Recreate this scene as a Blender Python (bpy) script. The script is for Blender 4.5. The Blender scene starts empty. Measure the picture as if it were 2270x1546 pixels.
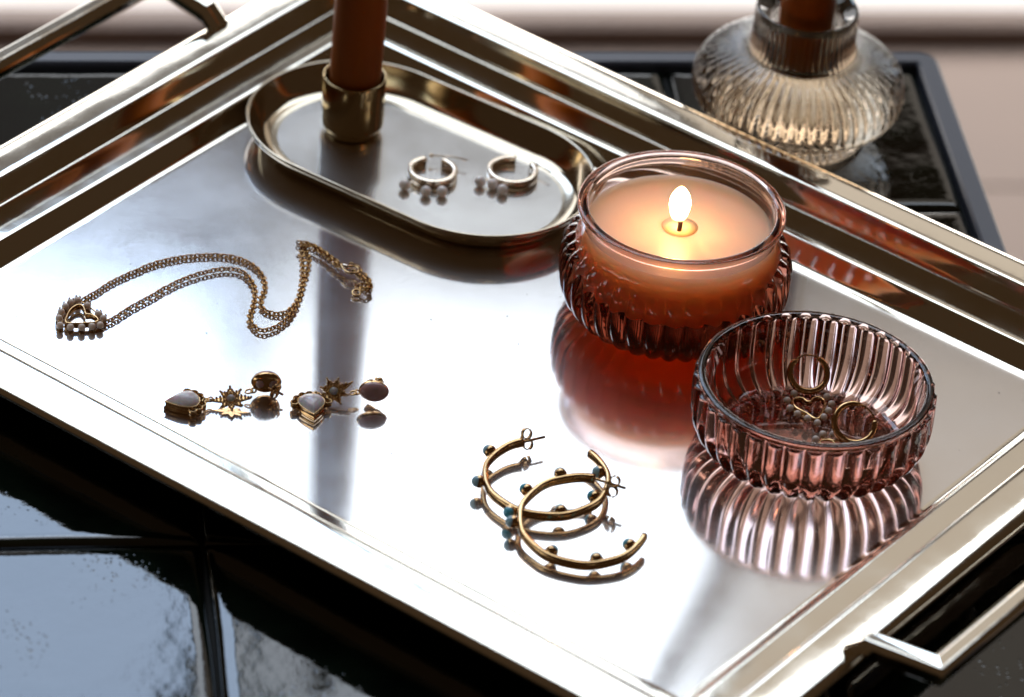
import bpy, math, random
import numpy as np
from math import sin, cos, pi, radians
random.seed(7)
S = bpy.context.scene
COL = S.collection
MM = 0.001

# ------------------------------------------------------------------ camera
# world: z = 0 is the polished floor of the tray, metres throughout
PW, PH, FPX = 2270.0, 1546.0, 10848.0
PITCH, ROLL, DIST = 0.60455, 0.09067, 1.62
FWD = np.array([0, cos(PITCH), -sin(PITCH)])
_r0 = np.array([1.0, 0, 0]); _u0 = np.cross(_r0, FWD)
CR = cos(ROLL) * _r0 + sin(ROLL) * _u0
CU = -sin(ROLL) * _r0 + cos(ROLL) * _u0
EYE = -FWD * DIST


def at(px, py, z=0.0):
    """point of the horizontal plane at height z that was measured at photo position px, py"""
    d = FWD + CR * (px - PW / 2) / FPX - CU * (py - PH / 2) / FPX
    return EYE + d * (z - EYE[2]) / d[2]


cam = bpy.data.cameras.new("camera")
camo = bpy.data.objects.new("camera", cam)
COL.objects.link(camo)
from mathutils import Matrix, Vector
m = Matrix.Identity(4)
for i in range(3):
    m[i][0], m[i][1], m[i][2], m[i][3] = CR[i], CU[i], -FWD[i], EYE[i]
camo.matrix_world = m
cam.sensor_width = 36.0
cam.sensor_fit = 'HORIZONTAL'
cam.lens = FPX / PW * 36.0
cam.clip_start, cam.clip_end = 0.05, 60
cam.dof.use_dof = True
cam.dof.focus_distance = float((at(1500, 900, 0.0) - EYE) @ FWD)
cam.dof.aperture_fstop = 9.5
cam.dof.aperture_blades = 0
S.camera = camo

# ------------------------------------------------------------------ world and lamps
W = bpy.data.worlds.new("World"); S.world = W; W.use_nodes = True
W.node_tree.nodes["Background"].inputs[0].default_value = (0.042, 0.025, 0.013, 1)
W.node_tree.nodes["Background"].inputs[1].default_value = 1.0
S.view_settings.view_transform = 'Standard'
S.view_settings.look = 'None'
S.view_settings.exposure = 0.0
S.view_settings.gamma = 1.0
S.view_settings.use_curve_mapping = False
S.cycles.max_bounces = 24
S.cycles.glossy_bounces = 10
S.cycles.transmission_bounces = 20
S.cycles.transparent_max_bounces = 12
S.cycles.diffuse_bounces = 3
S.cycles.volume_bounces = 0
S.cycles.sample_clamp_indirect = 6.0
S.cycles.blur_glossy = 0.4
S.cycles.caustics_reflective = True
S.cycles.caustics_refractive = True
S.cycles.use_denoising = True


def lamp(name, loc, target, sx, sy, rad, color):
    """rectangular lamp of radiance rad (watts follow from its area)"""
    L = bpy.data.lights.new(name, 'AREA')
    L.shape = 'RECTANGLE'; L.size = sx; L.size_y = sy
    L.energy = rad * sx * sy * pi
    L.color = color
    o = bpy.data.objects.new(name, L); COL.objects.link(o)
    o.location = loc
    d = Vector(target) - Vector(loc)
    o.rotation_euler = d.to_track_quat('-Z', 'Y').to_euler()
    return o


def lamp_dir(name, az0, az1, el0, el1, dist, rad, color):
    """daylight panel seen from the tray between two azimuths (deg, 0 = away from camera, + right) and elevations"""
    y = dist
    x0, x1 = y * math.tan(radians(az0)), y * math.tan(radians(az1))
    z0, z1 = y * math.tan(radians(el0)), y * math.tan(radians(el1))
    L = bpy.data.lights.new(name, 'AREA'); L.shape = 'RECTANGLE'
    L.size = x1 - x0; L.size_y = z1 - z0
    L.energy = rad * L.size * L.size_y * pi; L.color = color
    o = bpy.data.objects.new(name, L); COL.objects.link(o)
    o.location = ((x0 + x1) / 2, y, (z0 + z1) / 2)
    o.rotation_euler = (radians(-90), 0, 0)
    return o


SKY = (0.80, 0.90, 1.0)
lamp_dir("daylight_left_pane", -34, -5.8, 34.6, 51, 3.6, 5.2, (0.56, 0.73, 1.0))
lamp_dir("daylight_right_pane", -4.6, 4.2, 34.2, 51, 3.6, 2.9, (0.80, 0.89, 1.0))
lamp_dir("daylight_low_left", -34, -5.8, 26.5, 34.0, 3.6, 0.14, (0.96, 0.97, 1.0))
lamp_dir("daylight_low_right", -4.6, 4.4, 27, 33.6, 3.6, 0.17, (1.0, 0.98, 0.96))
lamp_dir("daylight_ground", -34, 4.0, 8, 26.2, 3.6, 2.1, (0.92, 0.95, 1.0))
lamp_dir("wall_glow_right", 5.0, 32, 33.4, 50, 3.6, 0.48, (1.0, 0.89, 0.78))
lamp_dir("wall_glow_low_right", 5.0, 32, 18, 29.5, 3.6, 0.60, (1.0, 0.89, 0.78))

# ------------------------------------------------------------------ helpers
def link(name, verts, faces, mat=None, parent=None, smooth=True, mats=None, midx=None):
    me = bpy.data.meshes.new(name)
    me.from_pydata([tuple(map(float, v)) for v in verts], [], faces)
    me.update()
    if smooth:
        me.polygons.foreach_set("use_smooth", [True] * len(me.polygons))
    if mats:
        for x in mats: me.materials.append(x)
        if midx is not None: me.polygons.foreach_set("material_index", midx)
    elif mat: me.materials.append(mat)
    o = bpy.data.objects.new(name, me)
    COL.objects.link(o)
    if parent is not None: o.parent = parent
    return o


class MB:
    def __init__(s): s.v = []; s.f = []; s.m = []
    def add(s, v, f, mi=0):
        n = len(s.v); s.v.extend(list(v)); s.f.extend([tuple(i + n for i in q) for q in f]); s.m.extend([mi] * len(f))
    def build(s, name, mat=None, parent=None, smooth=True, mats=None):
        return link(name, s.v, s.f, mat, parent, smooth, mats, s.m if mats else None)


def root(name, loc, label, cat, group=None):
    o = bpy.data.objects.new(name, None); COL.objects.link(o)
    o.location = tuple(map(float, loc)); o.empty_display_size = 0.01
    return tag(o, label, cat, group)


def tag(o, label=None, cat=None, group=None, kind=None):
    if label: o['label'] = label
    if cat: o['category'] = cat
    if group: o['group'] = group
    if kind: o['kind'] = kind
    return o


def lathe(prof, n=96, flute=None, nf=40, amp=0.001, closed=False, cusp=0.5):
    """prof list of (r, z) in mm; flute = weight per profile point; convex flutes"""
    v = []; f = []
    th = np.arange(n) * 2 * pi / n
    wave = np.abs(np.cos(th * nf / 2)) ** cusp if flute is not None else None
    for i, (r, z) in enumerate(prof):
        for j in range(n):
            rr = r * MM
            if flute is not None and flute[i]: rr += amp * flute[i] * (wave[j] - 0.55)
            v.append((rr * cos(th[j]), rr * sin(th[j]), z * MM))
    k = len(prof)
    for i in range(k if closed else k - 1):
        a = i * n; b = ((i + 1) % k) * n
        for j in range(n):
            j2 = (j + 1) % n
            f.append((a + j, a + j2, b + j2, b + j))
    if not closed:
        f.append(tuple(range(n))[::-1] if prof[0][0] > 1e-6 else tuple(range(n))[::-1])
        f.append(tuple((k - 1) * n + j for j in range(n)))
    return v, f


def dense(prof, w=None, step=0.6, it=2):
    """corner-cut smoothing of a profile"""
    P = [np.array(p, float) for p in prof]; Wt = list(w) if w is not None else [0] * len(P)
    for _ in range(it):
        Q = [P[0]]; X = [Wt[0]]
        for a, b, wa, wb in zip(P[:-1], P[1:], Wt[:-1], Wt[1:]):
            Q += [a * .75 + b * .25, a * .25 + b * .75]; X += [wa * .75 + wb * .25, wa * .25 + wb * .75]
        Q.append(P[-1]); X.append(Wt[-1]); P, Wt = Q, X
    return [tuple(p) for p in P], Wt


def frames(path, closed=False, up=(0, 0, 1)):
    P = np.array(path, float); n = len(P); T = np.zeros_like(P)
    for i in range(n):
        a = P[(i - 1) % n] if (closed or i > 0) else P[i]
        b = P[(i + 1) % n] if (closed or i < n - 1) else P[i]
        T[i] = (b - a) / (np.linalg.norm(b - a) + 1e-12)
    U = np.array(up, float)
    out = []
    for i in range(n):
        s = np.cross(T[i], U)
        if np.linalg.norm(s) < 1e-4: s = np.cross(T[i], (1, 0, 0.01))
        s /= np.linalg.norm(s); u = np.cross(s, T[i]); out.append((P[i], s, u))
    return out


def sweep(path, section, closed=False, up=(0, 0, 1), scale=None):
    fr = frames(path, closed, up); k = len(section); v = []; f = []
    for i, (p, s, u) in enumerate(fr):
        c = 1 if scale is None else scale[i]
        for a, b in section: v.append(p + s * a * c + u * b * c)
    n = len(fr)
    for i in range(n if closed else n - 1):
        a = i * k; b = ((i + 1) % n) * k
        for j in range(k):
            j2 = (j + 1) % k; f.append((a + j, a + j2, b + j2, b + j))
    if not closed:
        f.append(tuple(range(k))[::-1]); f.append(tuple((n - 1) * k + j for j in range(k)))
    return v, f


def circ(r, k=8): return [(r * cos(2 * pi * j / k), r * sin(2 * pi * j / k)) for j in range(k)]


def tube(path, r, closed=False, k=8, up=(0, 0, 1), scale=None): return sweep(path, circ(r, k), closed, up, scale)


def spline(pts, n=8, closed=False):
    """catmull-rom"""
    P = [np.array(p, float) for p in pts]; out = []; N = len(P)
    for i in range(N if closed else N - 1):
        p0 = P[(i - 1) % N] if (closed or i > 0) else P[i]
        p1 = P[i]; p2 = P[(i + 1) % N]
        p3 = P[(i + 2) % N] if (closed or i < N - 2) else p2
        for t in np.linspace(0, 1, n, endpoint=False):
            out.append(0.5 * (2 * p1 + (p2 - p0) * t + (2 * p0 - 5 * p1 + 4 * p2 - p3) * t * t + (3 * p1 - p0 - 3 * p2 + p3) * t ** 3))
    if not closed: out.append(P[-1])
    return out


def ball(c, rx, ry=None, rz=None, R=None, nu=14, nv=9, top=False):
    """ellipsoid (or the dome z >= 0 of one) at c, R optional 3x3"""
    ry = ry or rx; rz = rz or rx; v = []; f = []
    lo = 0 if top else -pi / 2
    for i in range(nv + 1):
        a = lo + (pi / 2 - lo) * i / nv
        for j in range(nu):
            b = 2 * pi * j / nu
            p = np.array([rx * cos(a) * cos(b), ry * cos(a) * sin(b), rz * sin(a)])
            if R is not None: p = R @ p
            v.append(np.array(c) + p)
    for i in range(nv):
        for j in range(nu):
            j2 = (j + 1) % nu
            f.append((i * nu + j, i * nu + j2, (i + 1) * nu + j2, (i + 1) * nu + j))
    if top: f.append(tuple(range(nu))[::-1])
    return v, f


def basis(n, x=(1, 0, 0)):
    n = np.array(n, float); n /= np.linalg.norm(n)
    x = np.array(x, float); x = x - n * (x @ n); x /= np.linalg.norm(x)
    return np.stack([x, np.cross(n, x), n], 1)


def box(x0, x1, y0, y1, z0, z1):
    v = [(x, y, z) for z in (z0, z1) for y in (y0, y1) for x in (x0, x1)]
    return v, [(0, 2, 3, 1), (4, 5, 7, 6), (0, 1, 5, 4), (2, 6, 7, 3), (0, 4, 6, 2), (1, 3, 7, 5)]


# ------------------------------------------------------------------ materials
def mat(name):
    M = bpy.data.materials.new(name); M.use_nodes = True
    nt = M.node_tree; b = nt.nodes["Principled BSDF"]
    return M, nt, b


def N(nt, t, **kw):
    n = nt.nodes.new(t)
    for k, v in kw.items(): setattr(n, k, v)
    return n


def noise(nt, scale, detail=4, rough=0.5, vec=None, mapscale=None):
    n = N(nt, 'ShaderNodeTexNoise'); n.inputs['Scale'].default_value = scale
    n.inputs['Detail'].default_value = detail; n.inputs['Roughness'].default_value = rough
    tc = N(nt, 'ShaderNodeTexCoord')
    if mapscale is not None:
        mp = N(nt, 'ShaderNodeMapping'); mp.inputs['Scale'].default_value = mapscale[:3]
        if len(mapscale) > 3: mp.inputs['Rotation'].default_value = (0, 0, mapscale[3])
        nt.links.new(tc.outputs['Object'], mp.inputs['Vector']); nt.links.new(mp.outputs[0], n.inputs['Vector'])
    else:
        nt.links.new(tc.outputs['Object'], n.inputs['Vector'])
    return n


def ramp(nt, src, a, b, lo=0.0, hi=1.0):
    r = N(nt, 'ShaderNodeMapRange'); r.inputs['From Min'].default_value = a; r.inputs['From Max'].default_value = b
    r.inputs['To Min'].default_value = lo; r.inputs['To Max'].default_value = hi
    nt.links.new(src, r.inputs['Value']); return r.outputs['Result']


def bump(nt, b, src, strength, dist):
    n = N(nt, 'ShaderNodeBump'); n.inputs['Strength'].default_value = strength; n.inputs['Distance'].default_value = dist
    nt.links.new(src, n.inputs['Height'])
    prev = b.inputs['Normal'].links
    if prev: nt.links.new(prev[0].from_socket, n.inputs['Normal'])
    nt.links.new(n.outputs[0], b.inputs['Normal']); return n


def metal(name, col, rough, var=0.05, wob=None, fine=None, tarnish=None):
    M, nt, b = mat(name)
    b.inputs['Base Color'].default_value = (*col, 1); b.inputs['Metallic'].default_value = 1
    n = noise(nt, 60, 5, 0.6)
    nt.links.new(ramp(nt, n.outputs[0], 0.3, 0.7, max(rough - var, 0.02), rough + var), b.inputs['Roughness'])
    if wob: bump(nt, b, noise(nt, wob[0], 2, 0.4).outputs[0], wob[1], wob[2])
    if fine: bump(nt, b, noise(nt, fine[0], 3, 0.5).outputs[0], fine[1], fine[2])
    if tarnish:
        t = noise(nt, tarnish[0], 4, 0.6); mx = N(nt, 'ShaderNodeMixRGB')
        mx.inputs[1].default_value = (*col, 1); mx.inputs[2].default_value = (*tarnish[1], 1)
        nt.links.new(ramp(nt, t.outputs[0], 0.45, 0.75), mx.inputs[0]); nt.links.new(mx.outputs[0], b.inputs['Base Color'])
    return M


M_rim = metal("polished_pale_brass", (0.90, 0.86, 0.76), 0.08, 0.03, wob=(45, 0.05, 0.002), fine=(900, 0.03, 0.0002))
M_brass = metal("worn_brass", (0.52, 0.40, 0.22), 0.13, 0.05, wob=(120, 0.10, 0.001), tarnish=(90, (0.45, 0.33, 0.18)))
M_dish = metal("dish_brass", (0.60, 0.52, 0.40), 0.13, 0.04, wob=(70, 0.08, 0.001))
M_gold = metal("jewellery_gold", (0.60, 0.385, 0.19), 0.13, 0.04, wob=(500, 0.18, 0.0004))
M_chain = metal("aged_gold_chain", (0.60, 0.36, 0.15), 0.16, 0.05)
M_paleg = metal("pale_gold", (0.90, 0.76, 0.60), 0.22, 0.04)


def satin(name, col, r1, r2, mixf, rot, stains=True):
    """satin floor: a tight lobe and a wide haze from the fine brushing"""
    M, nt, b = mat(name); b.inputs['Metallic'].default_value = 1
    b.inputs['Base Color'].default_value = (*col, 1)
    b2 = N(nt, 'ShaderNodeBsdfPrincipled'); b2.inputs['Metallic'].default_value = 1
    b2.inputs['Base Color'].default_value = (*col, 1); b2.inputs['Roughness'].default_value = r2
    cl = noise(nt, 22, 5, 0.6)
    nt.links.new(ramp(nt, cl.outputs[0], 0.35, 0.7, r1 * 0.85, r1 * 1.25), b.inputs['Roughness'])
    br = noise(nt, 1.0, 4, 0.6, mapscale=(260, 5200, 900, rot))
    for q in (b, b2): bump(nt, q, br.outputs[0], 0.06, 0.00006)
    mx = N(nt, 'ShaderNodeMixShader')
    sm = noise(nt, 38, 6, 0.65)
    nt.links.new(ramp(nt, sm.outputs[0], 0.35, 0.75, mixf * 0.75, mixf * 1.3), mx.inputs[0])
    out = nt.nodes['Material Output']
    nt.links.new(b.outputs[0], mx.inputs[1]); nt.links.new(b2.outputs[0], mx.inputs[2]); nt.links.new(mx.outputs[0], out.inputs[0])
    return M


M_floor = satin("satin_tray_floor", (0.86, 0.84, 0.82), 0.10, 0.40, 0.06, 0.3)
M_dfloor = satin("satin_dish_floor", (0.80, 0.77, 0.72), 0.13, 0.42, 0.12, 1.0)


def glass(name, dens, ior=1.5, tint=(1, 1, 1), rough=0.0):
    M, nt, b = mat(name)
    b.inputs['Base Color'].default_value = (*tint, 1); b.inputs['Roughness'].default_value = rough
    b.inputs['Transmission Weight'].default_value = 1; b.inputs['IOR'].default_value = ior
    v = N(nt, 'ShaderNodeVolumeAbsorption'); mx = max(dens) * 1.02
    v.inputs['Color'].default_value = tuple(1 - d / mx for d in dens) + (1,); v.inputs['Density'].default_value = mx
    nt.links.new(v.outputs[0], nt.nodes['Material Output'].inputs['Volume'])
    return M


M_amethyst = glass("smoky_plum_glass", (46, 80, 92), 1.5, (0.84, 0.66, 0.60))
M_jar = glass("smoky_plum_jar_glass", (36, 62, 76), 1.5, (0.83, 0.63, 0.57))
M_champ = glass("champagne_glass", (13, 18, 25), 1.5)

# candle waxes
def wax(name, col, rough=0.35, sss=0.006, w=0.6, rad=(1, .45, .25)):
    M, nt, b = mat(name)
    n = noise(nt, 90, 4, 0.6); mx = N(nt, 'ShaderNodeMixRGB')
    mx.inputs[1].default_value = (*col, 1); mx.inputs[2].default_value = tuple(c * 0.93 for c in col) + (1,)
    nt.links.new(n.outputs[0], mx.inputs[0]); nt.links.new(mx.outputs[0], b.inputs['Base Color'])
    b.inputs['Roughness'].default_value = rough; b.inputs['Subsurface Weight'].default_value = w
    b.inputs['Subsurface Radius'].default_value = rad; b.inputs['Subsurface Scale'].default_value = sss
    bump(nt, b, n.outputs[0], 0.08, 0.0006)
    return M


M_wax = wax("peach_wax", (0.96, 0.47, 0.33), 0.42, 0.060, 1.0, (1, .62, .44))
M_orange = wax("rust_orange_wax", (0.27, 0.066, 0.001), 0.5, 0.003, 0.25)
M_orange.node_tree.nodes["Principled BSDF"].inputs["Specular IOR Level"].default_value = 0.15


def plain(name, col, rough=0.5, spec=0.5, bumpv=None, var=None, ior=1.5):
    M, nt, b = mat(name)
    b.inputs['Base Color'].default_value = (*col, 1); b.inputs['Roughness'].default_value = rough
    b.inputs['IOR'].default_value = ior
    if var:
        n = noise(nt, var[0], 5, 0.6); mx = N(nt, 'ShaderNodeMixRGB'); mx.inputs[1].default_value = (*col, 1)
        mx.inputs[2].default_value = (*var[1], 1); nt.links.new(ramp(nt, n.outputs[0], .35, .7), mx.inputs[0])
        nt.links.new(mx.outputs[0], b.inputs['Base Color'])
    if bumpv:
        for sc, st, ds in bumpv: bump(nt, b, noise(nt, sc, 3, 0.5).outputs[0], st, ds)
    return M


M_tile = plain("bottle_green_glaze", (0.0015, 0.002, 0.0015), 0.03, var=(30, (0.006, 0.011, 0.006)),
               bumpv=[(30, 0.18, 0.002), (420, 0.07, 0.0003), (1300, 0.05, 0.0002)], ior=1.68)
# pin-holes and pooled specks of the glaze
_nt = M_tile.node_tree; _b = _nt.nodes["Principled BSDF"]
_v = N(_nt, 'ShaderNodeTexVoronoi'); _v.inputs['Scale'].default_value = 520
_tc = N(_nt, 'ShaderNodeTexCoord'); _nt.links.new(_tc.outputs['Object'], _v.inputs['Vector'])
_mask = ramp(_nt, noise(_nt, 24, 3, 0.5).outputs[0], 0.50, 0.62)
_sp = N(_nt, 'ShaderNodeMath', operation='MULTIPLY')
_nt.links.new(ramp(_nt, _v.outputs['Distance'], 0.0, 0.28, 1.0, 0.0), _sp.inputs[0]); _nt.links.new(_mask, _sp.inputs[1])
bump(_nt, _b, _sp.outputs[0], 0.22, 0.0002)
M_grout = plain("dark_grout", (0.004, 0.004, 0.003), 0.9, bumpv=[(800, 0.4, 0.0006)])
M_frame = plain("blue_black_painted_steel", (0.050, 0.056, 0.080), 0.38, bumpv=[(300, 0.05, 0.0005)])
M_roomfloor = plain("tan_floorboards", (0.27, 0.185, 0.14), 0.6, var=(3.0, (0.23, 0.16, 0.125)))
M_sill = plain("brown_door_sill", (0.20, 0.125, 0.09), 0.5, var=(8, (0.16, 0.10, 0.075)))
M_patio = plain("pale_patio_slabs", (0.86, 0.80, 0.75), 0.7, var=(3, (0.76, 0.68, 0.64)))
M_wick = plain("charred_wick", (0.03, 0.010, 0.004), 0.8)
M_turq = plain("turquoise_stone", (0.07, 0.40, 0.54), 0.18, var=(900, (0.10, 0.40, 0.50)))
M_turq2 = plain("pale_turquoise_stone", (0.26, 0.46, 0.56), 0.15, var=(900, (0.34, 0.52, 0.60)))


def pearlm(name, col, rough=0.22):
    M, nt, b = mat(name); b.inputs['Base Color'].default_value = (*col, 1); b.inputs['Roughness'].default_value = rough
    b.inputs['Coat Weight'].default_value = 0.6; b.inputs['Coat Roughness'].default_value = 0.08
    b.inputs['Subsurface Weight'].default_value = 0.7; b.inputs['Subsurface Radius'].default_value = (1, .8, .72)
    b.inputs['Subsurface Scale'].default_value = 0.003
    return M


M_pearl = pearlm("blush_pearl", (1.0, 0.84, 0.79))
M_seed = pearlm("seed_pearl", (0.72, 0.58, 0.50))


def gem(name, col, trans=0.5, sss=0.002):
    M, nt, b = mat(name); n = noise(nt, 350, 4, 0.6); mx = N(nt, 'ShaderNodeMixRGB')
    mx.inputs[1].default_value = (*col, 1); mx.inputs[2].default_value = tuple(min(1, c * 0.7) for c in col) + (1,)
    nt.links.new(ramp(nt, n.outputs[0], .4, .75), mx.inputs[0]); nt.links.new(mx.outputs[0], b.inputs['Base Color'])
    b.inputs['Roughness'].default_value = 0.08; b.inputs['Transmission Weight'].default_value = trans
    b.inputs['Subsurface Weight'].default_value = 0.7; b.inputs['Subsurface Scale'].default_value = sss
    b.inputs['IOR'].default_value = 1.52
    return M


M_moon = gem("lavender_moonstone", (0.86, 0.78, 0.80), 0.12)
M_rose = gem("dusky_rose_stone", (0.50, 0.30, 0.29), 0.05)
M_clear = gem("clear_crystal", (0.7, 0.62, 0.6), 0.6)

# ------------------------------------------------------------------ setting: floor, sill, patio
TY = 0.17209                                    # yaw of the table and the room
tH = np.array([cos(TY), sin(TY), 0]); tD = np.array([-sin(TY), cos(TY), 0])


def tb(x, y, z): return tH * x + tD * y + np.array([0, 0, z])


def tbbox(x0, x1, y0, y1, z0, z1):
    v, f = box(x0, x1, y0, y1, z0, z1)
    return [tb(*p) for p in v], f


FZ = -0.45
ED = float(at(1135, 104, FZ) @ tD)
# floor in boards, joints recessed
fl = MB()
bw = 0.14; y = ED - 14 * bw
v, f = tbbox(-1.6, 1.8, ED - 14 * bw, ED - 0.001, FZ - 0.02, FZ - 0.004); fl.add(v, f)
flo = fl.build("floor", M_roomfloor, smooth=False); tag(flo, kind='structure')
for i in range(14):
    v, f = tbbox(-1.6, 1.8, ED - (i + 1) * bw + 0.0012, ED - i * bw - 0.0012, FZ - 0.0039, FZ)
    link("floorboard", v, f, M_roomfloor, flo, smooth=False)
# threshold: rounded wooden nose, then the daylit patio
sec = [(0, 0), (0, .006), (.003, .011), (.008, .013), (.020, .0135), (.020, 0)]
v = []; f = []
for x in (-1.6, 1.8):
    for d, h in sec: v.append(tb(x, ED + d, FZ + h - .0005))
k = len(sec)
for j in range(k): f.append((j, (j + 1) % k, k + (j + 1) % k, k + j))
f += [tuple(range(k))[::-1], tuple(range(k, 2 * k))]
sill = link("door_sill", v, f, M_sill, smooth=False); tag(sill, kind='structure')
v, f = tbbox(-2.5, 2.7, ED + .0205, ED + 2.6, FZ - .05, FZ + 0.0125)
tag(link("patio", v, f, M_patio, smooth=False), kind='structure')
lamp("overhead_fill", tb(-0.2, ED + 0.9, 2.9), tb(-0.1, ED + 0.2, FZ), 4.4, 1.4, 2.8, (0.80, 0.89, 1.0))  # unseen overhead lamp added as top fill for glass and jewellery
lamp("patio_fill", tb(-0.1, ED + 0.62, FZ + 0.50), tb(-0.1, ED + 0.05, FZ), 3.2, 0.45, 6.0, (1.0, 0.96, 0.92))  # unseen low lamp added to whiten the visible strip of patio

# ------------------------------------------------------------------ table
TZ = -0.0050
table = root("tiled_table", tb(-0.1, -0.1, TZ), "low table with glossy bottle green tiles and a blue black metal frame under the tray", "table")


def under(o, parent):
    o.parent = parent
    o.matrix_parent_inverse = Matrix.Translation(-Vector(parent.location))
    return o


X0, X1, Y0, Y1 = -0.3886, 0.1729, -0.3843, 0.1847       # inside of the frame
fr = MB(); FWI = 0.0082; zt = TZ + 0.0022; zb = TZ - 0.022


def rrect(x0, x1, y0, y1, r, n=6):
    out = []
    for cx, cy, a0 in ((x1 - r, y1 - r, 0), (x0 + r, y1 - r, 90), (x0 + r, y0 + r, 180), (x1 - r, y0 + r, 270)):
        for i in range(n + 1):
            a = radians(a0 + 90 * i / n); out.append((cx + r * cos(a), cy + r * sin(a)))
    return out


loops = []
for off, z, r in ((FWI, zb, .007), (FWI, zt - .0012, .007), (FWI - .0012, zt, .006), (.0010, zt, .0012), (0, zt - .001, .0008), (0, zb, .0008)):
    loops.append([tb(px, py, z) for px, py in rrect(X0 - off, X1 + off, Y0 - off, Y1 + off, r)])
v = [p for l in loops for p in l]; n = len(loops[0]); f = []
for i in range(len(loops)):
    a = i * n; b = ((i + 1) % len(loops)) * n
    for j in range(n): f.append((a + j, a + (j + 1) % n, b + (j + 1) % n, b + j))
under(link("frame", v, f, M_frame, smooth=False), table)
v, f = tbbox(X0 + .0003, X1 - .0003, Y0 + .0003, Y1 - .0003, TZ - .018, TZ - .0030)
under(link("grout", v, f, M_grout, smooth=False), table)
for sx in (X0 + .02, X1 - .02):
    for sy in (Y0 + .02, Y1 - .02):
        v, f = tbbox(sx - .012, sx + .012, sy - .012, sy + .012, FZ, zb - .0002)
        under(link("leg", v, f, M_frame, smooth=False), table)


def tile_mesh(seed, wx, wy):
    rnd = random.Random(seed); n = 14; v = []; f = []
    tx, ty = rnd.uniform(-.0011, .0011), rnd.uniform(-.0011, .0011)
    us = [-1, -.993, -.98, -.96, -.935] + list(np.linspace(-.88, .88, n)) + [.935, .96, .98, .993, 1]
    k = len(us); ph = [rnd.uniform(0, 6.3) for _ in range(4)]
    for a in us:
        for b in us:
            e = max(abs(a), abs(b)); d = 1 - e
            h = -0.0018 * (1 - min(1, d / .075)) ** 2.6
            h += .00010 * sin(3 * a + ph[0]) * cos(2.5 * b + ph[1]) + tx * .0 + .5 * tx * a * .4 + .5 * ty * b * .4
            v.append((a * wx / 2 + .00025 * sin(4 * b + ph[2]), b * wy / 2 + .00025 * sin(4 * a + ph[3]), h))
    for i in range(k - 1):
        for j in range(k - 1):
            f.append((i * k + j, (i + 1) * k + j, (i + 1) * k + j + 1, i * k + j + 1))
    # skirt
    rim = [i * k for i in range(k)] + [(k - 1) * k + j for j in range(1, k)] + [i * k + k - 1 for i in range(k - 2, -1, -1)] + [j for j in range(k - 2, 0, -1)]
    base = len(v)
    for q in rim: v.append((v[q][0], v[q][1], -.006))
    m_ = len(rim)
    for j in range(m_): f.append((rim[j], base + j, base + (j + 1) % m_, rim[(j + 1) % m_]))
    return v, f


tmesh = []
PIT = 0.0938; WT = 0.0921
for s in range(5):
    v, f = tile_mesh(s + 3, WT, WT); tmesh.append(link("tile", v, f, M_tile)); COL.objects.unlink(tmesh[-1])
q = 0
for i in range(6):
    for j in range(6):
        cx_, cy_ = X1 - .0005 - PIT * (i + .5), Y1 - .0005 - PIT * (j + .5)
        o = bpy.data.objects.new("tile", tmesh[(i * 2 + j * 3) % 5].data); COL.objects.link(o)
        o.location = tuple(tb(cx_, cy_, TZ + random.uniform(-.0001, .0001)))
        o.rotation_euler = (0, 0, TY + random.choice((0, 1, 2, 3)) * pi / 2)
        under(o, table)

# ------------------------------------------------------------------ serving tray
AY = -0.60287
ax = np.array([cos(AY), sin(AY), 0]); ay = np.array([-sin(AY), cos(AY), 0])
TC = (-0.0005, -0.0028)


def tr(x, y, z): return ax * x + ay * y + np.array([0, 0, z])


tray = root("serving_tray", tr(TC[0], TC[1], 0), "large rectangular brass tray with stepped rim and satin silver floor holding the jewellery", "tray")
HX, HY = 0.1526, 0.1106


def tray_frame(profile, name, material, smooth=True, wave=True):
    """sweep (offset, height) round the rectangle, mitred corners with split normals"""
    mb = MB()
    c = [(-1, -1), (1, -1), (1, 1), (-1, 1)]
    for s in range(4):
        a = c[s]; b = c[(s + 1) % 4]; nseg = 30; v = []; f = []
        for i in range(nseg + 1):
            t = i / nseg
            for o, h in profile:
                o_ = o * MM; h_ = h * MM
                xa, ya = a[0] * (HX + o_), a[1] * (HY + o_); xb, yb = b[0] * (HX + o_), b[1] * (HY + o_)
                if wave and 5 < o < 38 and h > 5:
                    h_ += 0.00010 * sin(9 * t + s * 2 + o * .05) * sin(pi * t)
                v.append(tr(TC[0] + xa + (xb - xa) * t, TC[1] + ya + (yb - ya) * t, h_))
        k = len(profile)
        for i in range(nseg):
            for j in range(k - 1): f.append((i * k + j, (i + 1) * k + j, (i + 1) * k + j + 1, i * k + j + 1))
        mb.add(v, f)
    return mb.build(name, material, smooth=smooth)


prof = [(-2.2, 0), (-1.0, 0.0), (-.3, .05), (.2, .25), (.7, .7), (1.4, 1.5), (2.9, 3.3), (4.3, 5.2), (5.0, 6.3), (5.2, 6.5), (5.5, 6.58), (6.5, 6.6),
        (12, 6.55), (16, 6.55), (19, 6.6), (19.6, 6.7), (19.9, 7.0), (20.1, 7.6), (20.2, 9), (20.3, 16.2), (20.4, 16.75), (20.7, 17.05), (21.2, 17.2),
        (23.4, 17.12), (26, 16.98), (29, 16.80), (31, 16.62), (32.6, 16.38), (34, 16.05), (35.1, 15.6), (35.9, 15.05), (36.4, 14.4), (36.6, 13.8), (36.4, 13.3), (36.0, 13.1),
        (33, 14.2), (23.6, 13.9), (22.6, 13.0), (22.0, 6.0), (21.2, 4.4), (20, 4.0), (8, 4.0), (6, 3.2), (2, -1.2), (0.5, -3.8), (-1.5, -4.7), (-2.2, -4.7)]
under(tray_frame(prof, "stepped_rim", M_rim), tray)
v = []; f = []
nx, ny = 24, 18
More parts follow.
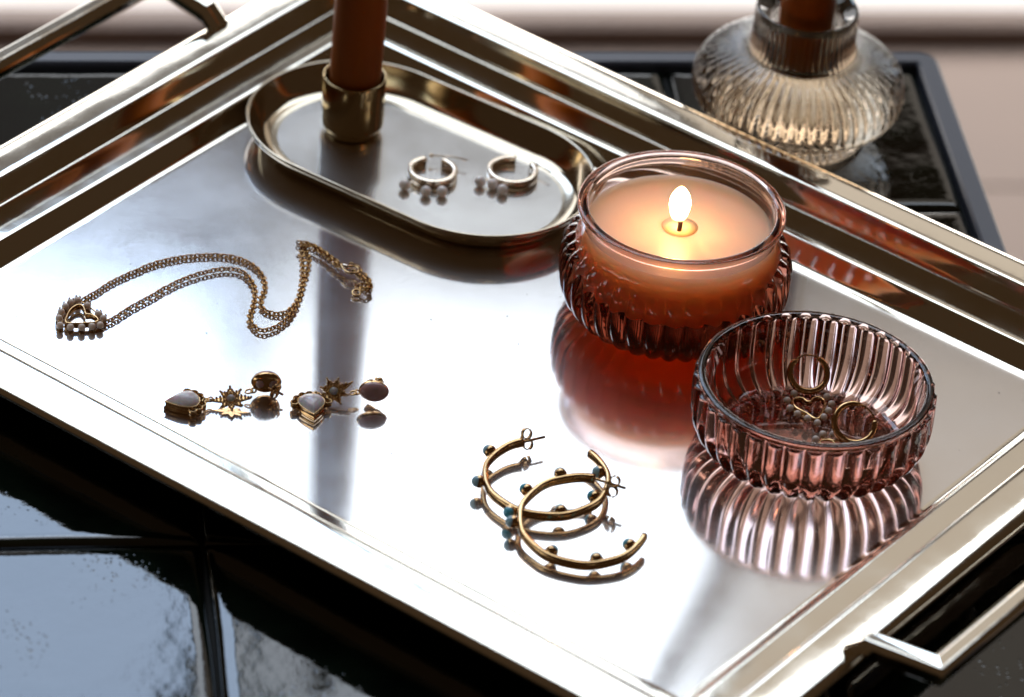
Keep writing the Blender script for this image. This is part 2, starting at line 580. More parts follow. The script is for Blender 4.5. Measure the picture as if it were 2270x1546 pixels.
for z in (0.0, -0.0047):
    for j in range(ny + 1):
        for i in range(nx + 1):
            u, w = i / nx * 2 - 1, j / ny * 2 - 1
            zz = z
            v.append(tr(TC[0] + u * (HX - .0022), TC[1] + w * (HY - .0022), zz))
st = (nx + 1)
for j in range(ny):
    for i in range(nx): f.append((j * st + i, j * st + i + 1, (j + 1) * st + i + 1, (j + 1) * st + i))
off = st * (ny + 1)
for j in range(ny):
    for i in range(nx): f.append((off + j * st + i, off + (j + 1) * st + i, off + (j + 1) * st + i + 1, off + j * st + i + 1))
under(link("tray_floor", v, f, M_floor), tray)
hs = [(-.0042, -.0014), (-.0042, -.0052), (-.0030, -.0068), (.0030, -.0068), (.0042, -.0052), (.0042, -.0022), (.0016, .0002), (-.0028, .0002)]
for sgn in (-1, 1):
    X = lambda d: TC[0] + sgn * d
    ys = (TC[1] - .0702, TC[1] + .0702)
    path = [tr(X(.1835), ys[0], .0172), tr(X(.1885), ys[0], .0188), tr(X(.2110), ys[0], .0272), tr(X(.2145), ys[0], .0280), tr(X(.2146), ys[0] + .0035, .0280),
            tr(X(.2146), 0, .0280), tr(X(.2146), ys[1] - .0035, .0280), tr(X(.2145), ys[1], .0280), tr(X(.2110), ys[1], .0272), tr(X(.1885), ys[1], .0188), tr(X(.1835), ys[1], .0172)]
    # mitred sweep: straight runs meeting at the corners
    mb = MB()
    P = [tr(X(.1835), ys[0], .0182), tr(X(.1895), ys[0], .0235), tr(X(.2146), ys[0], .0270), tr(X(.2146), ys[1], .0270), tr(X(.1895), ys[1], .0235), tr(X(.1835), ys[1], .0182)]
    v = []; k = len(hs)
    for i, p in enumerate(P):
        d1 = P[i] - P[i - 1] if i > 0 else P[1] - P[0]
        d2 = P[i + 1] - P[i] if i < 5 else P[5] - P[4]
        d1 = d1 / np.linalg.norm(d1); d2 = d2 / np.linalg.norm(d2)
        s1 = np.cross(d1, (0, 0, 1)); s1 /= np.linalg.norm(s1); s2 = np.cross(d2, (0, 0, 1)); s2 /= np.linalg.norm(s2)
        mt = (s1 + s2); mt /= (mt @ s1) if 0 < i < 5 else np.linalg.norm(mt)
        for a, b in hs: v.append(p + mt * a * sgn * -1 + np.array([0, 0, b]))
    f = []
    for i in range(5):
        for j in range(k): f.append((i * k + j, i * k + (j + 1) % k, (i + 1) * k + (j + 1) % k, (i + 1) * k + j))
    f += [tuple(range(k))[::-1], tuple(5 * k + j for j in range(k))]
    h = link("handle", v, f, M_rim, smooth=False)
    bv = h.modifiers.new("soft_edges", 'BEVEL'); bv.width = .0005; bv.segments = 2; bv.limit_method = 'ANGLE'
    under(h, tray)

# a little dust and lint on the polished floor
dst = MB()
for _ in range(90):
    p = tr(TC[0] + random.uniform(-.145, .145), TC[1] + random.uniform(-.10, .10), .0001); r_ = random.choice((.00009, .00012, .0002))
    v, f = ball(p, r_ * random.uniform(1, 2.4), r_, .00008, basis((0, 0, 1), (random.uniform(-1, 1), 1, 0)), nu=6, nv=3); dst.add(v, f)
M_dust = plain("dust_specks", (0.25, 0.23, 0.21), 0.9)
dd = dst.build("dust", M_dust); dd['kind'] = 'stuff'; under(dd, tray)

# ------------------------------------------------------------------ oval dish
DA = -0.5558; DC = np.array([-0.03806, 0.10389, 0]); DL, DR = 0.0266, 0.0396
dx_ = np.array([cos(DA), sin(DA), 0]); dy_ = np.array([-sin(DA), cos(DA), 0])
dish = root("oval_dish", DC, "oblong oval brass trinket dish holding the pearl hoops and the orange candle's cup", "dish")


def stadium(ins, h, n=40):
    R = DR - ins; out = []
    for s in (1, -1):
        for i in range(n + 1):
            a = -pi / 2 + pi * i / n
            x = s * (DL + R * cos(a)); yv = s * R * sin(a)
            out.append(dx_ * x + dy_ * yv + np.array([0, 0, h]))
    return out


dp = [(11.5, 1.2), (9.8, 1.28), (8.4, 1.5), (7.3, 1.85), (6.4, 2.4), (5.4, 3.4), (3.6, 5.8), (2.0, 8.4), (1.3, 9.7), (1.05, 10.05), (.7, 10.15), (.2, 10.1), (.1, 9.4), (1.6, 7.0), (3.8, 4.0), (6.0, 1.8), (8.2, .5), (10, .15), (11.5, .15)]
v = []; f = []
for ins, h in dp: v += stadium(ins * MM, h * MM)
n = len(stadium(0, 0))
for i in range(len(dp) - 1):
    for j in range(n): f.append((i * n + j, i * n + (j + 1) % n, (i + 1) * n + (j + 1) % n, (i + 1) * n + j))
f.append(tuple((len(dp) - 1) * n + j for j in range(n))[::-1])
dr = link("dish_wall", v, f, M_dish, dish)
v = stadium(11.5 * MM, 1.2 * MM) + stadium(20 * MM, 1.2 * MM) + [np.array([0, 0, 1.2 * MM])]
f = [(j, (j + 1) % n, n + (j + 1) % n, n + j) for j in range(n)] + [(n + j, n + (j + 1) % n, 2 * n) for j in range(n)]
link("dish_floor", v, f, M_dfloor, dish)

# ------------------------------------------------------------------ brass candle cup and orange taper
cp = at(779, 287, .0013); cp[2] = .0014
cup = root("candle_cup", cp, "small round brass candle cup standing on the oval dish", "candle holder")
pr_, _ = dense([(0, .3), (9.7, .3), (9.9, 1.0), (9.9, 2.4), (11.0, 3.0), (11.1, 4), (11.1, 14), (11.2, 21), (11.2, 22.0), (10.9, 22.4), (10.4, 22.3), (10.2, 21.6), (10.1, 12), (9.5, 9), (0, 8.6)], it=1)
v, f = lathe(pr_, 72); link("cup", v, f, M_brass, cup)
tp = root("taper_candle", cp + np.array([0, 0, .0088]), "rust orange taper candle held upright in the small brass cup on the dish", "candle")
rr = [(0, 0), (8.9, 0), (9.0, 3), (9.05, 14), (9.2, 40), (9.0, 90), (8.2, 150), (7.0, 205), (5.0, 228), (2.0, 236), (0, 237)]
v, f = lathe(rr, 48)
v = [(p[0] + .0006 * (p[2] / .05), p[1], p[2]) for p in v]
link("wax_body", v, f, M_orange, tp)
v, f = tube([(.0028, 0, .236), (.0030, .0003, .243), (.0036, .0004, .247)], .0007, k=6); link("wick", v, f, M_wick, tp)

# ------------------------------------------------------------------ glass candle holder and its taper
hb = at(1756, 290, TZ); hb[2] = TZ
gh = root("glass_candle_holder", hb, "squat ribbed champagne glass candle holder with a wide disc waist behind the tray rim", "candle holder")
P_ = [(0, 1.0), (20, 1.0), (24.2, .2), (25.2, 1.0), (25.0, 3.0), (22.5, 5.0), (19.5, 6.5), (22, 7.6), (30.5, 9.4), (36.0, 14.0), (37.4, 19.5), (36.6, 25.0), (33, 29.6), (26, 33.0), (19.4, 34.6), (18.4, 38), (18.3, 48), (18.5, 51), (17.6, 52.2), (16.0, 51.2), (12.6, 49.2), (11.0, 46), (10.8, 24), (0, 23.5)]
w_ = [0, 0, .5, .8, .8, .6, .4, .7, 1, 1, 1, 1, 1, .8, .25, .18, .18, 0, 0, 0, 0, 0, 0, 0]
P2, w2 = dense(P_, w_, it=2)
v, f = lathe(P2, 504, w2, 56, .0019, cusp=.9); link("glass_body", v, f, M_champ, gh)
tp2 = root("taper_candle", hb + np.array([0, 0, .0240]), "rust orange taper candle standing in the ribbed glass holder behind the tray", "candle")
path = spline([(0, 0, 0), (0, 0, .03), (.0003, 0, .08), (.0004, 0, .13), (-.003, 0, .165), (-.010, 0, .195), (-.020, 0, .225), (-.027, 0, .25)], 8)
L_ = len(path); sc = [1 - .48 * min(1, max(0, (p[2] - .03) / .16)) for p in path]
v, f = tube(path, .0096, k=36, up=(0, 1, 0), scale=sc); link("wax_body", v, f, M_orange, tp2)
pe = path[-1]
v, f = tube([pe, pe + np.array([-.002, 0, .005]), pe + np.array([-.0045, 0, .008])], .0007, k=6, up=(0, 1, 0)); link("wick", v, f, M_wick, tp2)

# ------------------------------------------------------------------ plum glass jar candle
jb = at(1512, 460, .0417); jb[2] = 0.0002
jar = root("jar_candle", jb, "lit peach candle in a smoky plum glass jar with ribbed lower body and smooth neck", "jar candle")
P_ = [(0, 1.2), (20, 1.2), (25.5, .1), (28.5, .1), (31.0, 1.0), (34.2, 3.6), (36.8, 8), (37.9, 13), (38.0, 20), (37.6, 23.8), (36.4, 26.2), (34.8, 27.3), (33.6, 28.6), (32.9, 31), (32.7, 36.5), (33.0, 38.4), (34.4, 39.6), (34.8, 40.8), (34.6, 41.8), (34.2, 42.0), (32.2, 42.0), (31.5, 41.8), (31.0, 40.8), (30.9, 39.0), (30.9, 30), (30.8, 20), (29.6, 15.5), (26, 13.4), (0, 13.0)]
w_ = [0, 0, .4, .9, 1, 1, 1, 1, 1, 1, .9, .45, .1] + [0] * 14
P2, w2 = dense(P_, w_, it=2)
v, f = lathe(P2, 432, w2, 36, .0024, cusp=.9); link("glass_jar", v, f, M_jar, jar)
wz = 34.0
P_ = [(0, 13.6), (26, 14.0), (29.9, 16.2), (31.15, 20.5), (31.2, 30), (31.2, 34.2), (30.6, wz + .1), (28, wz), (8, wz), (6.4, wz - .05), (5.4, wz - .35), (2, wz - .45), (0, wz - .45)]
v, f = lathe(P_, 96); wx = link("wax", v, f, M_wax, jar)
Mp, nt, b = mat("melted_wax"); b.inputs['Base Color'].default_value = (.95, .60, .34, 1); b.inputs['Roughness'].default_value = .04
b.inputs['IOR'].default_value = 1.44
v, f = lathe([(0, wz - .30), (6.0, wz - .26), (6.1, wz - .12), (0, wz - .11)], 48); link("melt_pool", v, f, Mp, jar)
ld = FWD * np.array([1, 1, 0]); ld /= np.linalg.norm(ld)
wp = spline([(0, 0, .0335), (.0002, 0, .0358), (.0001, 0, .0378), (-.0005, 0, .0398), (-.0015, 0, .0406)], 5)
wkc = at(1505, 512, .034) - jb; wkc[2] = 0
wkc = wkc * 1.0
v, f = tube([p + wkc for p in wp], .0008, k=8, up=(0, 1, 0)); link("wick", v, f, M_wick, jar)
FM, nt, b = mat("candle_flame")
nt.nodes.remove(b)
em = N(nt, 'ShaderNodeEmission'); em.inputs['Color'].default_value = (1.0, 0.56, 0.22, 1)
tp_ = N(nt, 'ShaderNodeBsdfTransparent'); mx = N(nt, 'ShaderNodeMixShader'); tc = N(nt, 'ShaderNodeTexCoord'); sx = N(nt, 'ShaderNodeSeparateXYZ')
nt.links.new(tc.outputs['Object'], sx.inputs[0])
nt.links.new(ramp(nt, sx.outputs['Z'], .0385, .0430, 0.0, 70.0), em.inputs['Strength'])
nt.links.new(ramp(nt, sx.outputs['Z'], .0375, .0425, 0.0, 1.0), mx.inputs[0])
nt.links.new(tp_.outputs[0], mx.inputs[1]); nt.links.new(em.outputs[0], mx.inputs[2]); nt.links.new(mx.outputs[0], nt.nodes['Material Output'].inputs[0])
fp = [(0, 36.8), (1.1, 37.0), (2.2, 38.4), (2.9, 40.6), (3.5, 43.2), (3.6, 45.2), (3.1, 47.4), (2.1, 49.4), (1.0, 50.6), (.3, 51.1), (0, 51.2)]
pf, _ = dense(fp, it=1); v, f = lathe(pf, 32)
fc = wkc + np.array([-.0006, 0, 0]); v = [np.array(p) + fc for p in v]
link("flame", v, f, FM, jar)

# ------------------------------------------------------------------ plum glass bowl
bb = at(1809, 840, .0266); bb[2] = 0.0002
bowl = root("glass_bowl", bb, "open smoky plum glass bowl with vertical ribs, a pair of heart earrings inside", "bowl")
P_ = [(0, 1.2), (20, 1.2), (25.5, .1), (28.5, .1), (31.2, 1.0), (34.6, 3.6), (37.2, 8), (38.3, 13), (38.4, 23.6), (38.2, 24.3), (37.6, 24.4), (38.0, 25.0), (38.3, 26.2), (38.0, 27.0), (36.1, 27.0), (35.4, 26.4), (35.2, 25), (35.0, 14), (34.0, 9.5), (31.5, 6.2), (28, 4.4), (23, 3.6), (0, 3.4)]
w_ = [0, 0, .4, .9, 1, 1, 1, 1, 1, .9, .3] + [0] * 12
P2, w2 = dense(P_, w_, it=2)
v, f = lathe(P2, 432, w2, 36, .0024, cusp=.9); link("glass_bowl_body", v, f, M_amethyst, bowl)

# ------------------------------------------------------------------ turquoise hoops
def turq_hoop(cpx, r, a0, a1, zc, tilt, beads, label, post_end, fly_px, pz, group="turquoise studded hoop earrings"):
    C0 = at(cpx[0], cpx[1], zc)
    R_ = root("turquoise_hoop_earring", C0, label, "earring", group)
    def pt(a, rad, dz=0.0):
        a = radians(a); x, yv = rad * cos(a), rad * sin(a)
        return np.array([x, yv, tilt[0] * x + tilt[1] * yv + dz])
    n = 90; pth = [pt(a0 + (a1 - a0) * i / n, r * (1 + .006 * sin(i * .5))) for i in range(n + 1)]
    sec = [(.0007, -.0016), (.0010, -.0008), (.0010, .0008), (.0007, .0014), (-.0007, .0014), (-.0010, .0008), (-.0010, -.0008), (-.0007, -.0016)]
    v, f = sweep(pth, sec); link("hoop", v, f, M_gold, R_)
    for a, side, mtl in beads:
        c = pt(a, r + side * .0023, .0002)
        nrm = np.array([cos(radians(a)) * side, sin(radians(a)) * side, .18]); B = basis(nrm, (0, 0, 1))
        v, f = ball(c - B[:, 2] * .0002, .00215, .00215, .0018, B, 20, 12); s_ = link("stone_setting", v, f, M_gold, R_)
        v, f = ball(c + B[:, 2] * .00035, .00195, .00195, .0019, B, 20, 7, top=True); link("turquoise", v, f, mtl, s_)
        # little prongs
    p0 = pth[0]; p1 = at(*post_end, pz) - C0
    v, f = tube([p0, p0 * .97 + p1 * .03, p1], .00048, k=8); link("ear_post", v, f, M_gold, R_)
    c = at(*fly_px, pz) - C0; d = (p1 - p0) / np.linalg.norm(p1 - p0)
    u = CU * .9 + FWD * -.2; u = u - d * (u @ d); u /= np.linalg.norm(u)
    mb = MB()
    for s in (-1, 1):
        ring = []
        for i in range(15):
            a = -pi * .95 + i * (1.9 * pi) / 14
            ring.append(c + u * s * (.0018 + .0017 * cos(a + pi)) * 1.0 + d * (.0016 * sin(a)) * 1.0 + d * .0004)
        v, f = sweep(ring, [(-.0002, -.0008), (.0002, -.0008), (.0002, .0008), (-.0002, .0008)], up=np.cross(d, u)); mb.add(v, f)
    v, f = sweep([c - u * .0016 - d * .0013, c - d * .0017, c + u * .0016 - d * .0013], [(-.00014, -.0008), (.00014, -.0008), (.00014, .0008), (-.00014, .0008)], up=np.cross(d, u)); mb.add(v, f)
    mb.build("butterfly_back", M_gold, R_)
    return R_


turq_hoop((1211, 1060), .0196, 115, 408, .0046, (0.01, .03),
          [(149, 1, M_turq2), (193, 1, M_turq2), (241, 1, M_turq), (288, -1, M_turq), (333, -1, M_turq), (17, -1, M_turq2)],
          "turquoise studded gold hoop lying underneath, with its open gap towards the jar", (1208, 969), (1166, 974), .0050)
turq_hoop((1293, 1155), .0200, 82, 346, .0052, (0.02, .11),
          [(112, 1, M_turq2), (147, 1, M_turq), (188, 1, M_turq2), (239, -1, M_turq), (286, -1, M_turq), (327, -1, M_turq)],
          "turquoise studded gold hoop on top of the other, its open gap facing right", (1387, 1083), (1358, 1078), .0075)

# ------------------------------------------------------------------ necklace
NC = at(430, 640, 0)
neck = root("necklace", NC, "fine gold chain necklace with an open heart pendant edged in seed pearls", "necklace")


def loc(px, py, z): return at(px, py, z) - NC


heart_px = [(146, 717), (149, 702), (156, 689), (167, 680), (179, 678), (186, 685), (190, 698), (203, 700), (214, 706), (217, 713), (208, 717), (190, 718), (168, 719)]
hp = spline([loc(x, y_, .0022) for x, y_ in heart_px], 6, closed=True)
v, f = sweep(hp, [(-.00035, -.0013), (.00035, -.0013), (.0004, .0004), (0, .0007), (-.0004, .0004)], closed=True); link("heart_frame", v, f, M_gold, neck)
ppx = [(133, 722), (131, 706), (136, 692), (145, 680), (157, 671), (172, 666), (194, 678), (218, 697), (229, 706), (222, 721), (204, 724), (181, 726), (156, 726)]
for i, (x, y_) in enumerate(ppx):
    c = loc(x, y_, .0021)
    v, f = ball(c, .00125); link("seed_pearl", v, f, M_seed, neck)
mb = MB()
oring = spline([loc(x, y_, .0010) for x, y_ in ppx], 5, closed=True)
v, f = tube(oring, .00030, closed=True, k=6); mb.add(v, f)
for x, y_ in ppx:
    c = loc(x, y_, .0012)
    v, f = ball(c, .00125, .00125, .0011, nu=10, nv=6); mb.add(v, f)
    for k in range(4):
        a = k * pi / 2 + .7
        e = np.array([.0011 * cos(a), .0011 * sin(a), 0])
        v, f = tube([c + e + np.array([0, 0, -.0011]), c + e + np.array([0, 0, .0008]), c + e * .75 + np.array([0, 0, .0014])], .00028, k=5); mb.add(v, f)
mb.build("prongs", M_gold, neck)


def chain(pts, name, zf=lambda t: .0009, pitch=.0015):
    P = spline([loc(x, y_, zf(i / (len(pts) - 1))) for i, (x, y_) in enumerate(pts)], 14)
    P = np.array(P); d = np.r_[0, np.cumsum(np.linalg.norm(np.diff(P, axis=0), axis=1))]
    m_ = int(d[-1] / pitch); mb = MB()
    for i in range(m_ + 1):
        s = i * pitch; c = np.array([np.interp(s, d, P[:, k]) for k in range(3)]); c2 = np.array([np.interp(min(s + pitch * .5, d[-1]), d, P[:, k]) for k in range(3)])
        c1 = np.array([np.interp(max(s - pitch * .5, 0), d, P[:, k]) for k in range(3)])
        t = (c2 - c1); t /= np.linalg.norm(t) + 1e-12
        side = np.cross(t, (0, 0, 1)); side /= np.linalg.norm(side) + 1e-12; up = np.array([0, 0, 1.])
        a_ = (0.05 if i % 2 else 1.5) + random.uniform(-.15, .15)
        w = side * cos(a_) + up * sin(a_)
        c = c + side * random.uniform(-.00012, .00012)
        ring = [c + t * (.00108 * cos(q)) + w * (.00085 * sin(q)) for q in np.arange(9) * 2 * pi / 9]
        nn = np.cross(t, w)
        v, f = tube(ring, .00030, closed=True, k=5, up=nn); mb.add(v, f)
    o = mb.build(name, M_chain, neck); o['kind'] = 'stuff'; return o


A_ = [(186, 664), (215, 647), (250, 625), (300, 602), (350, 583), (400, 572), (450, 567), (500, 568), (545, 580), (572, 598), (586, 622), (586, 645), (578, 668), (584, 686), (606, 696), (630, 694), (650, 680), (664, 655), (674, 625), (682, 596), (684, 574), (676, 553), (668, 540)]
B_ = [(238, 714), (262, 700), (290, 682), (330, 660), (375, 635), (420, 615), (470, 601), (510, 597), (538, 604), (556, 622), (566, 648), (562, 678), (553, 700), (560, 720), (580, 733), (606, 728), (632, 712), (650, 690), (662, 662), (669, 630), (671, 600), (670, 570), (666, 546)]
chain(A_, "chain_strand"); chain(B_, "chain_strand", lambda t: .0012)
chain([(664, 538), (680, 540), (700, 548), (722, 562), (740, 575), (752, 586)], "chain_strand", lambda t: .0012)
chain([(666, 544), (690, 545), (712, 558), (730, 572), (748, 588), (766, 596)], "chain_strand", lambda t: .0024)
chain([(780, 588), (792, 592), (800, 604), (812, 614), (820, 626), (818, 636), (808, 634), (798, 634), (790, 640)], "chain_strand", lambda t: .0013)
chain([(786, 604), (800, 614), (810, 622), (822, 632), (814, 642), (800, 640)], "chain_strand", lambda t: .0024)
# clasp and tail ring
cl = [loc(x, y_, .0030) for x, y_ in ((756, 586), (766, 592), (780, 590), (792, 594), (794, 603), (784, 606), (770, 604), (760, 596))]
v, f = tube(spline(cl, 5, closed=True), .00045, closed=True, k=8); link("lobster_clasp", v, f, M_gold, neck)
v, f = ball(loc(766, 590, .0034), .0013, .0007, .0006, basis((0, -.4, 1), (1, -.5, 0))); link("clasp_plate", v, f, M_paleg, neck)
c = loc(790, 650, .0012)
v, f = tube([c + np.array([.0014 * cos(q), .0015 * sin(q), .0002 * sin(q)]) for q in np.arange(20) * 2 * pi / 20], .00045, closed=True, k=8); link("end_ring", v, f, M_gold, neck)
v, f = ball(loc(738, 584, .0022), .0006); link("bead", v, f, M_paleg, neck)

# ------------------------------------------------------------------ drop earrings with moonstone, star and stud
def drop_earring(label, tc_, tdir, w, l, star_c, star_rot, star_n, stud_c, stud_n, stud_sz, stud_mat, links, post):
    C0 = at(tc_[0], tc_[1], 0)
    R_ = root("drop_earring", C0, label, "earring", "moonstone and star drop earrings")
    L = lambda px, py, z: at(px, py, z) - C0
    d = np.array([cos(tdir), sin(tdir), 0]); s = np.array([-sin(tdir), cos(tdir), 0])   # d: from centre to the tip
    def P(x, yv, z): return d * x + s * yv + np.array([0, 0, z])
    ol = []
    nn_ = 44
    for i in range(nn_):
        a = 2 * pi * i / nn_
        ol.append((-w + (1 + cos(a)) / 2 * l, w * 1.27 * sin(a) * abs(sin(a / 2)) ** 1.1))
    # bezel wall, two steps
    v = []; f = []
    prof_ = [(1.02, .0002), (1.02, .0013), (.94, .0015), (.94, .0026), (.99, .0029), (.99, .0034), (.93, .0035), (.90, .0031)]
    for k, z in prof_:
        for x, yv in ol: v.append(P(x * k, yv * k, z))
    for i in range(len(prof_) - 1):
        for j in range(nn_): f.append((i * nn_ + j, i * nn_ + (j + 1) % nn_, (i + 1) * nn_ + (j + 1) % nn_, (i + 1) * nn_ + j))
    f.append(tuple(range(nn_))[::-1])
    st_ = link("teardrop_setting", v, f, M_gold, R_)
    # cabochon
    v = []; f = []; lv = 9
    for i in range(lv + 1):
        t = i / lv; k = cos(t * pi / 2) * .91; z = .0030 + .0026 * sin(t * pi / 2)
        for x, yv in ol: v.append(P(x * k, yv * k, z))
    for i in range(lv):
        for j in range(nn_): f.append((i * nn_ + j, i * nn_ + (j + 1) % nn_, (i + 1) * nn_ + (j + 1) % nn_, (i + 1) * nn_ + j))
    f.append(tuple(range(nn_))[::-1])
    link("moonstone", v, f, M_moon, R_)
    # scalloped wire loops round the wide end
    for k in range(7):
        a = radians(90 + 14 + k * 25.4)
        cx_, cy_ = w * 1.16 * cos(a), w * 1.16 * sin(a)
        if cos(a) > -.05: cx_ = .0002
        rad = .00125
        ring = [P(cx_ + rad * cos(q), cy_ + rad * sin(q), .0022) for q in np.arange(14) * 2 * pi / 14]
        v, f = sweep(ring, [(-.00018, -.0009), (.00018, -.0009), (.00018, .0009), (-.00018, .0009)], closed=True); link("wire_loop", v, f, M_gold, R_)
    # links
    for i, (px, py, z, rad, ang) in enumerate(links):
        c = L(px, py, z); ua = np.array([cos(ang), sin(ang), .25]); ub = np.array([-sin(ang), cos(ang), .1])
        ring = [c + ua * rad * cos(q) + ub * rad * .8 * sin(q) for q in np.arange(14) * 2 * pi / 14]
        v, f = tube(ring, .00032, closed=True, k=6, up=np.cross(ua, ub)); link("jump_ring", v, f, M_gold, R_)
    # star
    B = basis(star_n, (cos(star_rot), sin(star_rot), 0)); sc_ = L(*star_c)
    stv = MB(); bd = MB()
    lens = [6.6, 4.8, 5.1, 4.6, 6.6, 4.6, 5.1, 4.8]
    for k in range(8):
        a = k * pi / 4; e = B @ np.array([cos(a), sin(a), 0]); g = B @ np.array([-sin(a), cos(a), 0]); nz = B[:, 2]; ln = lens[k] * MM
        v = [sc_ + g * .0006, sc_ - g * .0006, sc_ + e * ln * .5 + g * .00095, sc_ + e * ln * .5 - g * .00095, sc_ + e * ln]
        v = v + [p - nz * .0009 for p in v]
        f = [(0, 1, 3, 2), (2, 3, 4), (5, 7, 8, 6), (7, 9, 8), (0, 2, 7, 5), (2, 4, 9, 7), (4, 3, 8, 9), (3, 1, 6, 8)]
        stv.add(v, f)
        for t, o_ in ((.35, .6), (.35, -.6), (.52, .95), (.52, -.95), (.7, .62), (.7, -.62), (.85, 0), (.5, 0), (.99, 0)):
            v, f = ball(sc_ + e * ln * t + g * o_ * MM + nz * .00015, .00046, nu=7, nv=5); bd.add(v, f)
    s0 = stv.build("star", M_gold, R_, smooth=False); bd.build("milgrain_beads", M_gold, s0)
    v, f = ball(sc_ + B[:, 2] * .0002, .0014, .0014, .0010, B, 16, 6, top=True); link("crystal", v, f, M_clear, s0)
    mb = MB()
    for q in np.arange(16) * 2 * pi / 16:
        v, f = ball(sc_ + B @ np.array([.0016 * cos(q), .0016 * sin(q), .0003]), .00032, nu=7, nv=5); mb.add(v, f)
    mb.build("beaded_collar", M_gold, s0)
    # oval stud
    B = basis(stud_n[0], stud_n[1]); c = L(*stud_c); a_, b_ = stud_sz
    v, f = ball(c - B[:, 2] * .0004, a_, b_, .0021, B, 26, 12); s1 = link("stud_bezel", v, f, M_gold, R_)
    v, f = ball(c + B[:, 2] * .0002, a_ * .93, b_ * .93, .0026, B, 26, 8, top=True); link("stud_stone", v, f, stud_mat, s1)
    if stud_n[0][1] > 0:
        for sg in (-1, 1):
            v, f = ball(c - B[:, 2] * .00155 + B[:, 0] * sg * .0020 - B[:, 1] * .0008, .0016, .0019, .0012, B, 14, 8); link("stone_back", v, f, M_rose, s1)
    p0 = c - B[:, 2] * .0018; dirp = L(*post) - p0; ln_ = np.linalg.norm(dirp); dirp /= ln_
    v, f = tube([p0, p0 + dirp * ln_], .0004, k=8, up=(0.1, .2, 1)); link("ear_post", v, f, M_gold, R_)
    cc = p0 + dirp * ln_ * .55; u = np.cross(dirp, (0, 1, .3)); u /= np.linalg.norm(u); w2_ = np.cross(dirp, u); mb = MB()
    for sg in (-1, 1):
        ring = [cc + u * sg * (.0015 - .0014 * cos(q)) + dirp * .0012 * sin(q) for q in np.linspace(-2.8, 2.8, 13)]
        v, f = sweep(ring, [(-.00013, -.001), (.00013, -.001), (.00013, .001), (-.00013, .001)], up=w2_); mb.add(v, f)
    v, f = sweep([cc - u * .0022 + w2_ * .0, cc - dirp * .0004, cc + u * .0022], [(-.0002, -.0014), (.0002, -.0014), (.0002, .0014), (-.0002, .0014)], up=w2_); mb.add(v, f)
    mb.build("butterfly_back", M_gold, R_)
    return R_


drop_earring("long gold drop earring whose lavender teardrop points left, nearest the tray's front left rim", (412, 905), radians(196), .0046, .0118,
             (512, 884, .0030), radians(10), (-.05, -.25, 1), (590, 846, .0052), ((-.12, .86, .22), (1, .2, 0)), (.0050, .0045), M_rose,
             [(456, 888, .0026, .0011, .3), (466, 886, .0022, .0010, 1.2), (552, 868, .0030, .0012, .2), (562, 866, .0032, .0010, 1.1)], (628, 876, .0030))
drop_earring("gold drop earring with pale teardrop pointing at the camera and pink oval stud facing out", (690, 912), radians(-78), .0048, .0112,
             (740, 868, .0040), radians(35), (-.1, -.55, .9), (829, 868, .0058), ((.15, -.9, .30), (1, -.25, 0)), (.0050, .0036), M_rose,
             [(694, 878, .0030, .0011, .3), (700, 874, .0030, .0009, 1.4), (783, 872, .0035, .0011, .2), (791, 870, .0035, .0010, 1.2)], (834, 838, .0060))

# ------------------------------------------------------------------ pearl hoops in the dish
def pearl_hoop(cpx, r, a0, a1, pearls, wire, label):
    z0 = .0013 + .0018
    C0 = at(cpx[0], cpx[1], z0 + .0016)
    R_ = root("pearl_hoop_earring", C0, label, "earring", "pale gold hoops with pearls in the oval dish")
    pth = [np.array([r * cos(radians(a0 + (a1 - a0) * i / 70)), r * sin(radians(a0 + (a1 - a0) * i / 70)), -.0016]) for i in range(71)]
    v, f = sweep(pth, [(-.00085, -.0016), (.00085, -.0016), (.00085, .0014), (.0006, .0016), (-.0006, .0016), (-.00085, .0014)]); link("hoop", v, f, M_paleg, R_)
    W_ = [at(x, y_, z0 + .0012) - C0 for x, y_ in wire]
    v, f = tube(W_, .00028, k=6); link("hinge_wire", v, f, M_paleg, R_)
    v, f = ball(W_[0], .0008); link("hinge", v, f, M_paleg, R_)
    for (x, y_) in pearls:
        c = at(x, y_, .0013 + .0019) - C0
        v, f = ball(c, .0020, nu=20, nv=14); pe_ = link("pearl", v, f, M_pearl, R_)
        e = -c * 1.0; e[2] = 0; n_ = np.linalg.norm(e); e /= n_
        mb = MB()
        q = c + e * .0018
        while np.linalg.norm(q[:2]) > r + .0006:
            ring = [q + e * .0006 * cos(t) + np.cross(e, (0, 0, 1)) * .0005 * sin(t) for t in np.arange(8) * 2 * pi / 8]
            v, f = tube(ring, .00018, closed=True, k=5); mb.add(v, f); q = q + e * .0009
        if mb.v: mb.build("link", M_paleg, pe_)
    return R_


pearl_hoop((960, 374), .0077, 112, 428, [(897, 411), (944, 425), (980, 425)], [(956, 345), (1000, 347), (1036, 356)],
           "pale gold hoop with three hanging pearls, the one nearer the brass cup")
pearl_hoop((1137, 374), .0080, 85, 398, [(1064, 403), (1092, 409), (1114, 421)], [(1188, 366), (1205, 372), (1222, 382)],
           "pale gold hoop with three hanging pearls, the one nearer the lit jar")

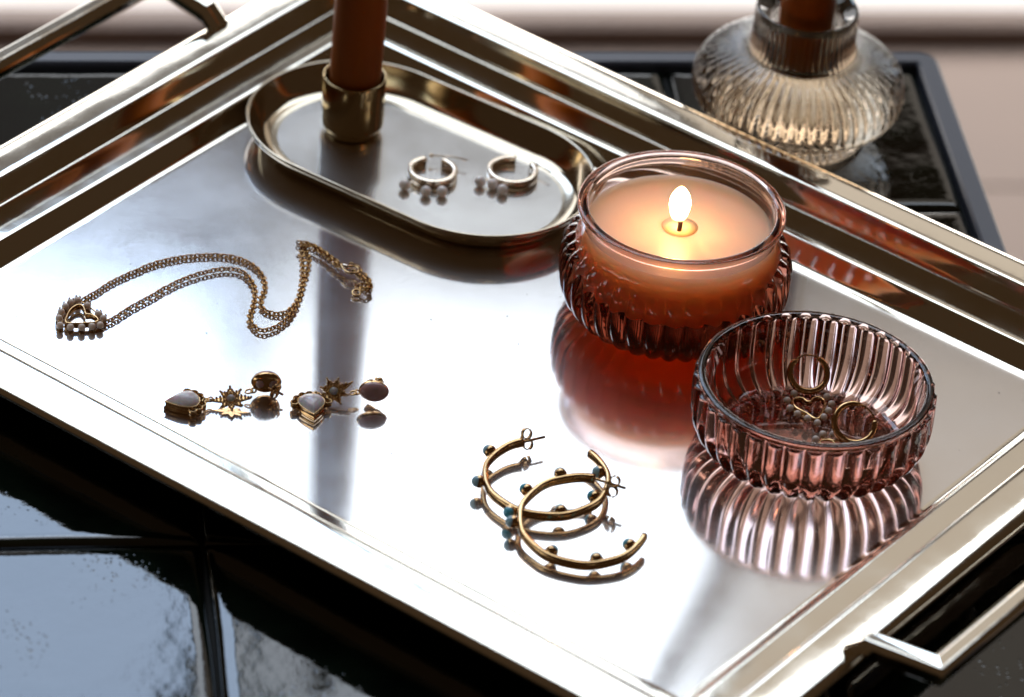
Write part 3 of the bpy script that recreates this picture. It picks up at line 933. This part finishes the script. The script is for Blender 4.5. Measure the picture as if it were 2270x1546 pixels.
# ------------------------------------------------------------------ heart hoops in the bowl
def heart_hoop(base, r, n_, g0, g1, heart, pearls, hz, label, ring=None):
    """upright hoop whose lowest point is base; heart and pearls lie on the bowl floor"""
    B = basis(n_, (1, .05, 0))
    C0 = base + B[:, 1] * r
    R_ = root("heart_hoop_earring", C0, label, "earring", "gold hoops with pearl hearts in the plum bowl")
    def P(a, rr=r): return B @ np.array([rr * cos(radians(a)), rr * sin(radians(a)), 0])
    a_ = np.linspace(g1, g0 + 360, 60); pth = [P(a) for a in a_]
    sc_ = [1 - .35 * abs(i / 59 - .5) for i in range(60)]
    v, f = sweep(pth, circ(.00118, 10), up=B[:, 2], scale=sc_); link("hoop", v, f, M_gold, R_)
    v, f = tube([P(a, r * 1.01) for a in np.linspace(g0, g1, 14)], .00035, k=6, up=B[:, 2]); link("hinge_wire", v, f, M_gold, R_)
    v, f = ball(P(g1), .0011, .0008, .0008); link("hinge", v, f, M_gold, R_)
    if heart:
        hp = spline([at(x, y_, hz) - C0 for x, y_ in heart], 6, closed=True)
        v, f = sweep(hp, [(-.00045, -.0012), (.00045, -.0012), (.0005, .0003), (0, .0007), (-.0005, .0003)], closed=True); link("heart_frame", v, f, M_gold, R_)
    mb = MB()
    for x, y_ in pearls:
        c = at(x, y_, hz) - C0; v, f = ball(c, .00125); link("seed_pearl", v, f, M_seed, R_)
        for k in range(3):
            a = k * 2.1; e = np.array([.0012 * cos(a), .0012 * sin(a), -.0002]); v, f = ball(c + e, .00045, nu=6, nv=4); mb.add(v, f)
    if len(pearls) > 5:
        oring = spline([at(x, y_, hz - .0008) - C0 for x, y_ in pearls], 4); v, f = tube(oring, .00035, k=6); mb.add(v, f)
    c0 = at(pearls[0][0] + 12, pearls[0][1] - 3, hz) - C0
    v, f = tube([B @ np.array([0, -r, 0]), c0 * .5 + B @ np.array([0, -r, 0]) * .5 + np.array([0, -.0005, 0]), c0], .0004, k=6, up=(0, 1, .3)); mb.add(v, f)
    mb.build("prongs", M_gold, R_)
    if ring:
        c = at(*ring) - C0; v, f = tube([c + np.array([.0024 * cos(q), .0018 * sin(q), 0]) for q in np.arange(18) * 2 * pi / 18], .0004, closed=True, k=8); link("jump_ring", v, f, M_gold, R_)
    return R_


heart_hoop(at(1791, 868, .0052), .0061, (.02, -.62, .70), 60, 140, [(1811, 931), (1790, 919), (1766, 906), (1757, 893), (1764, 884), (1780, 885), (1793, 893), (1806, 883), (1822, 885), (1829, 896), (1824, 912)],
           [(1760, 873), (1745, 888), (1751, 905), (1768, 918), (1790, 928), (1812, 938), (1826, 925), (1837, 911), (1843, 896), (1833, 880)], .0050,
           "gold hoop leaning in the back of the plum bowl above its pearl edged heart")
heart_hoop(at(1893, 982, .0052), .0066, (.06, -.58, .74), 10, 80, None,
           [(1808, 974), (1824, 963), (1847, 963), (1858, 970)], .0050,
           "gold hoop near the front of the plum bowl, its heart mostly hidden by the rim", ring=(1834, 983, .0050))
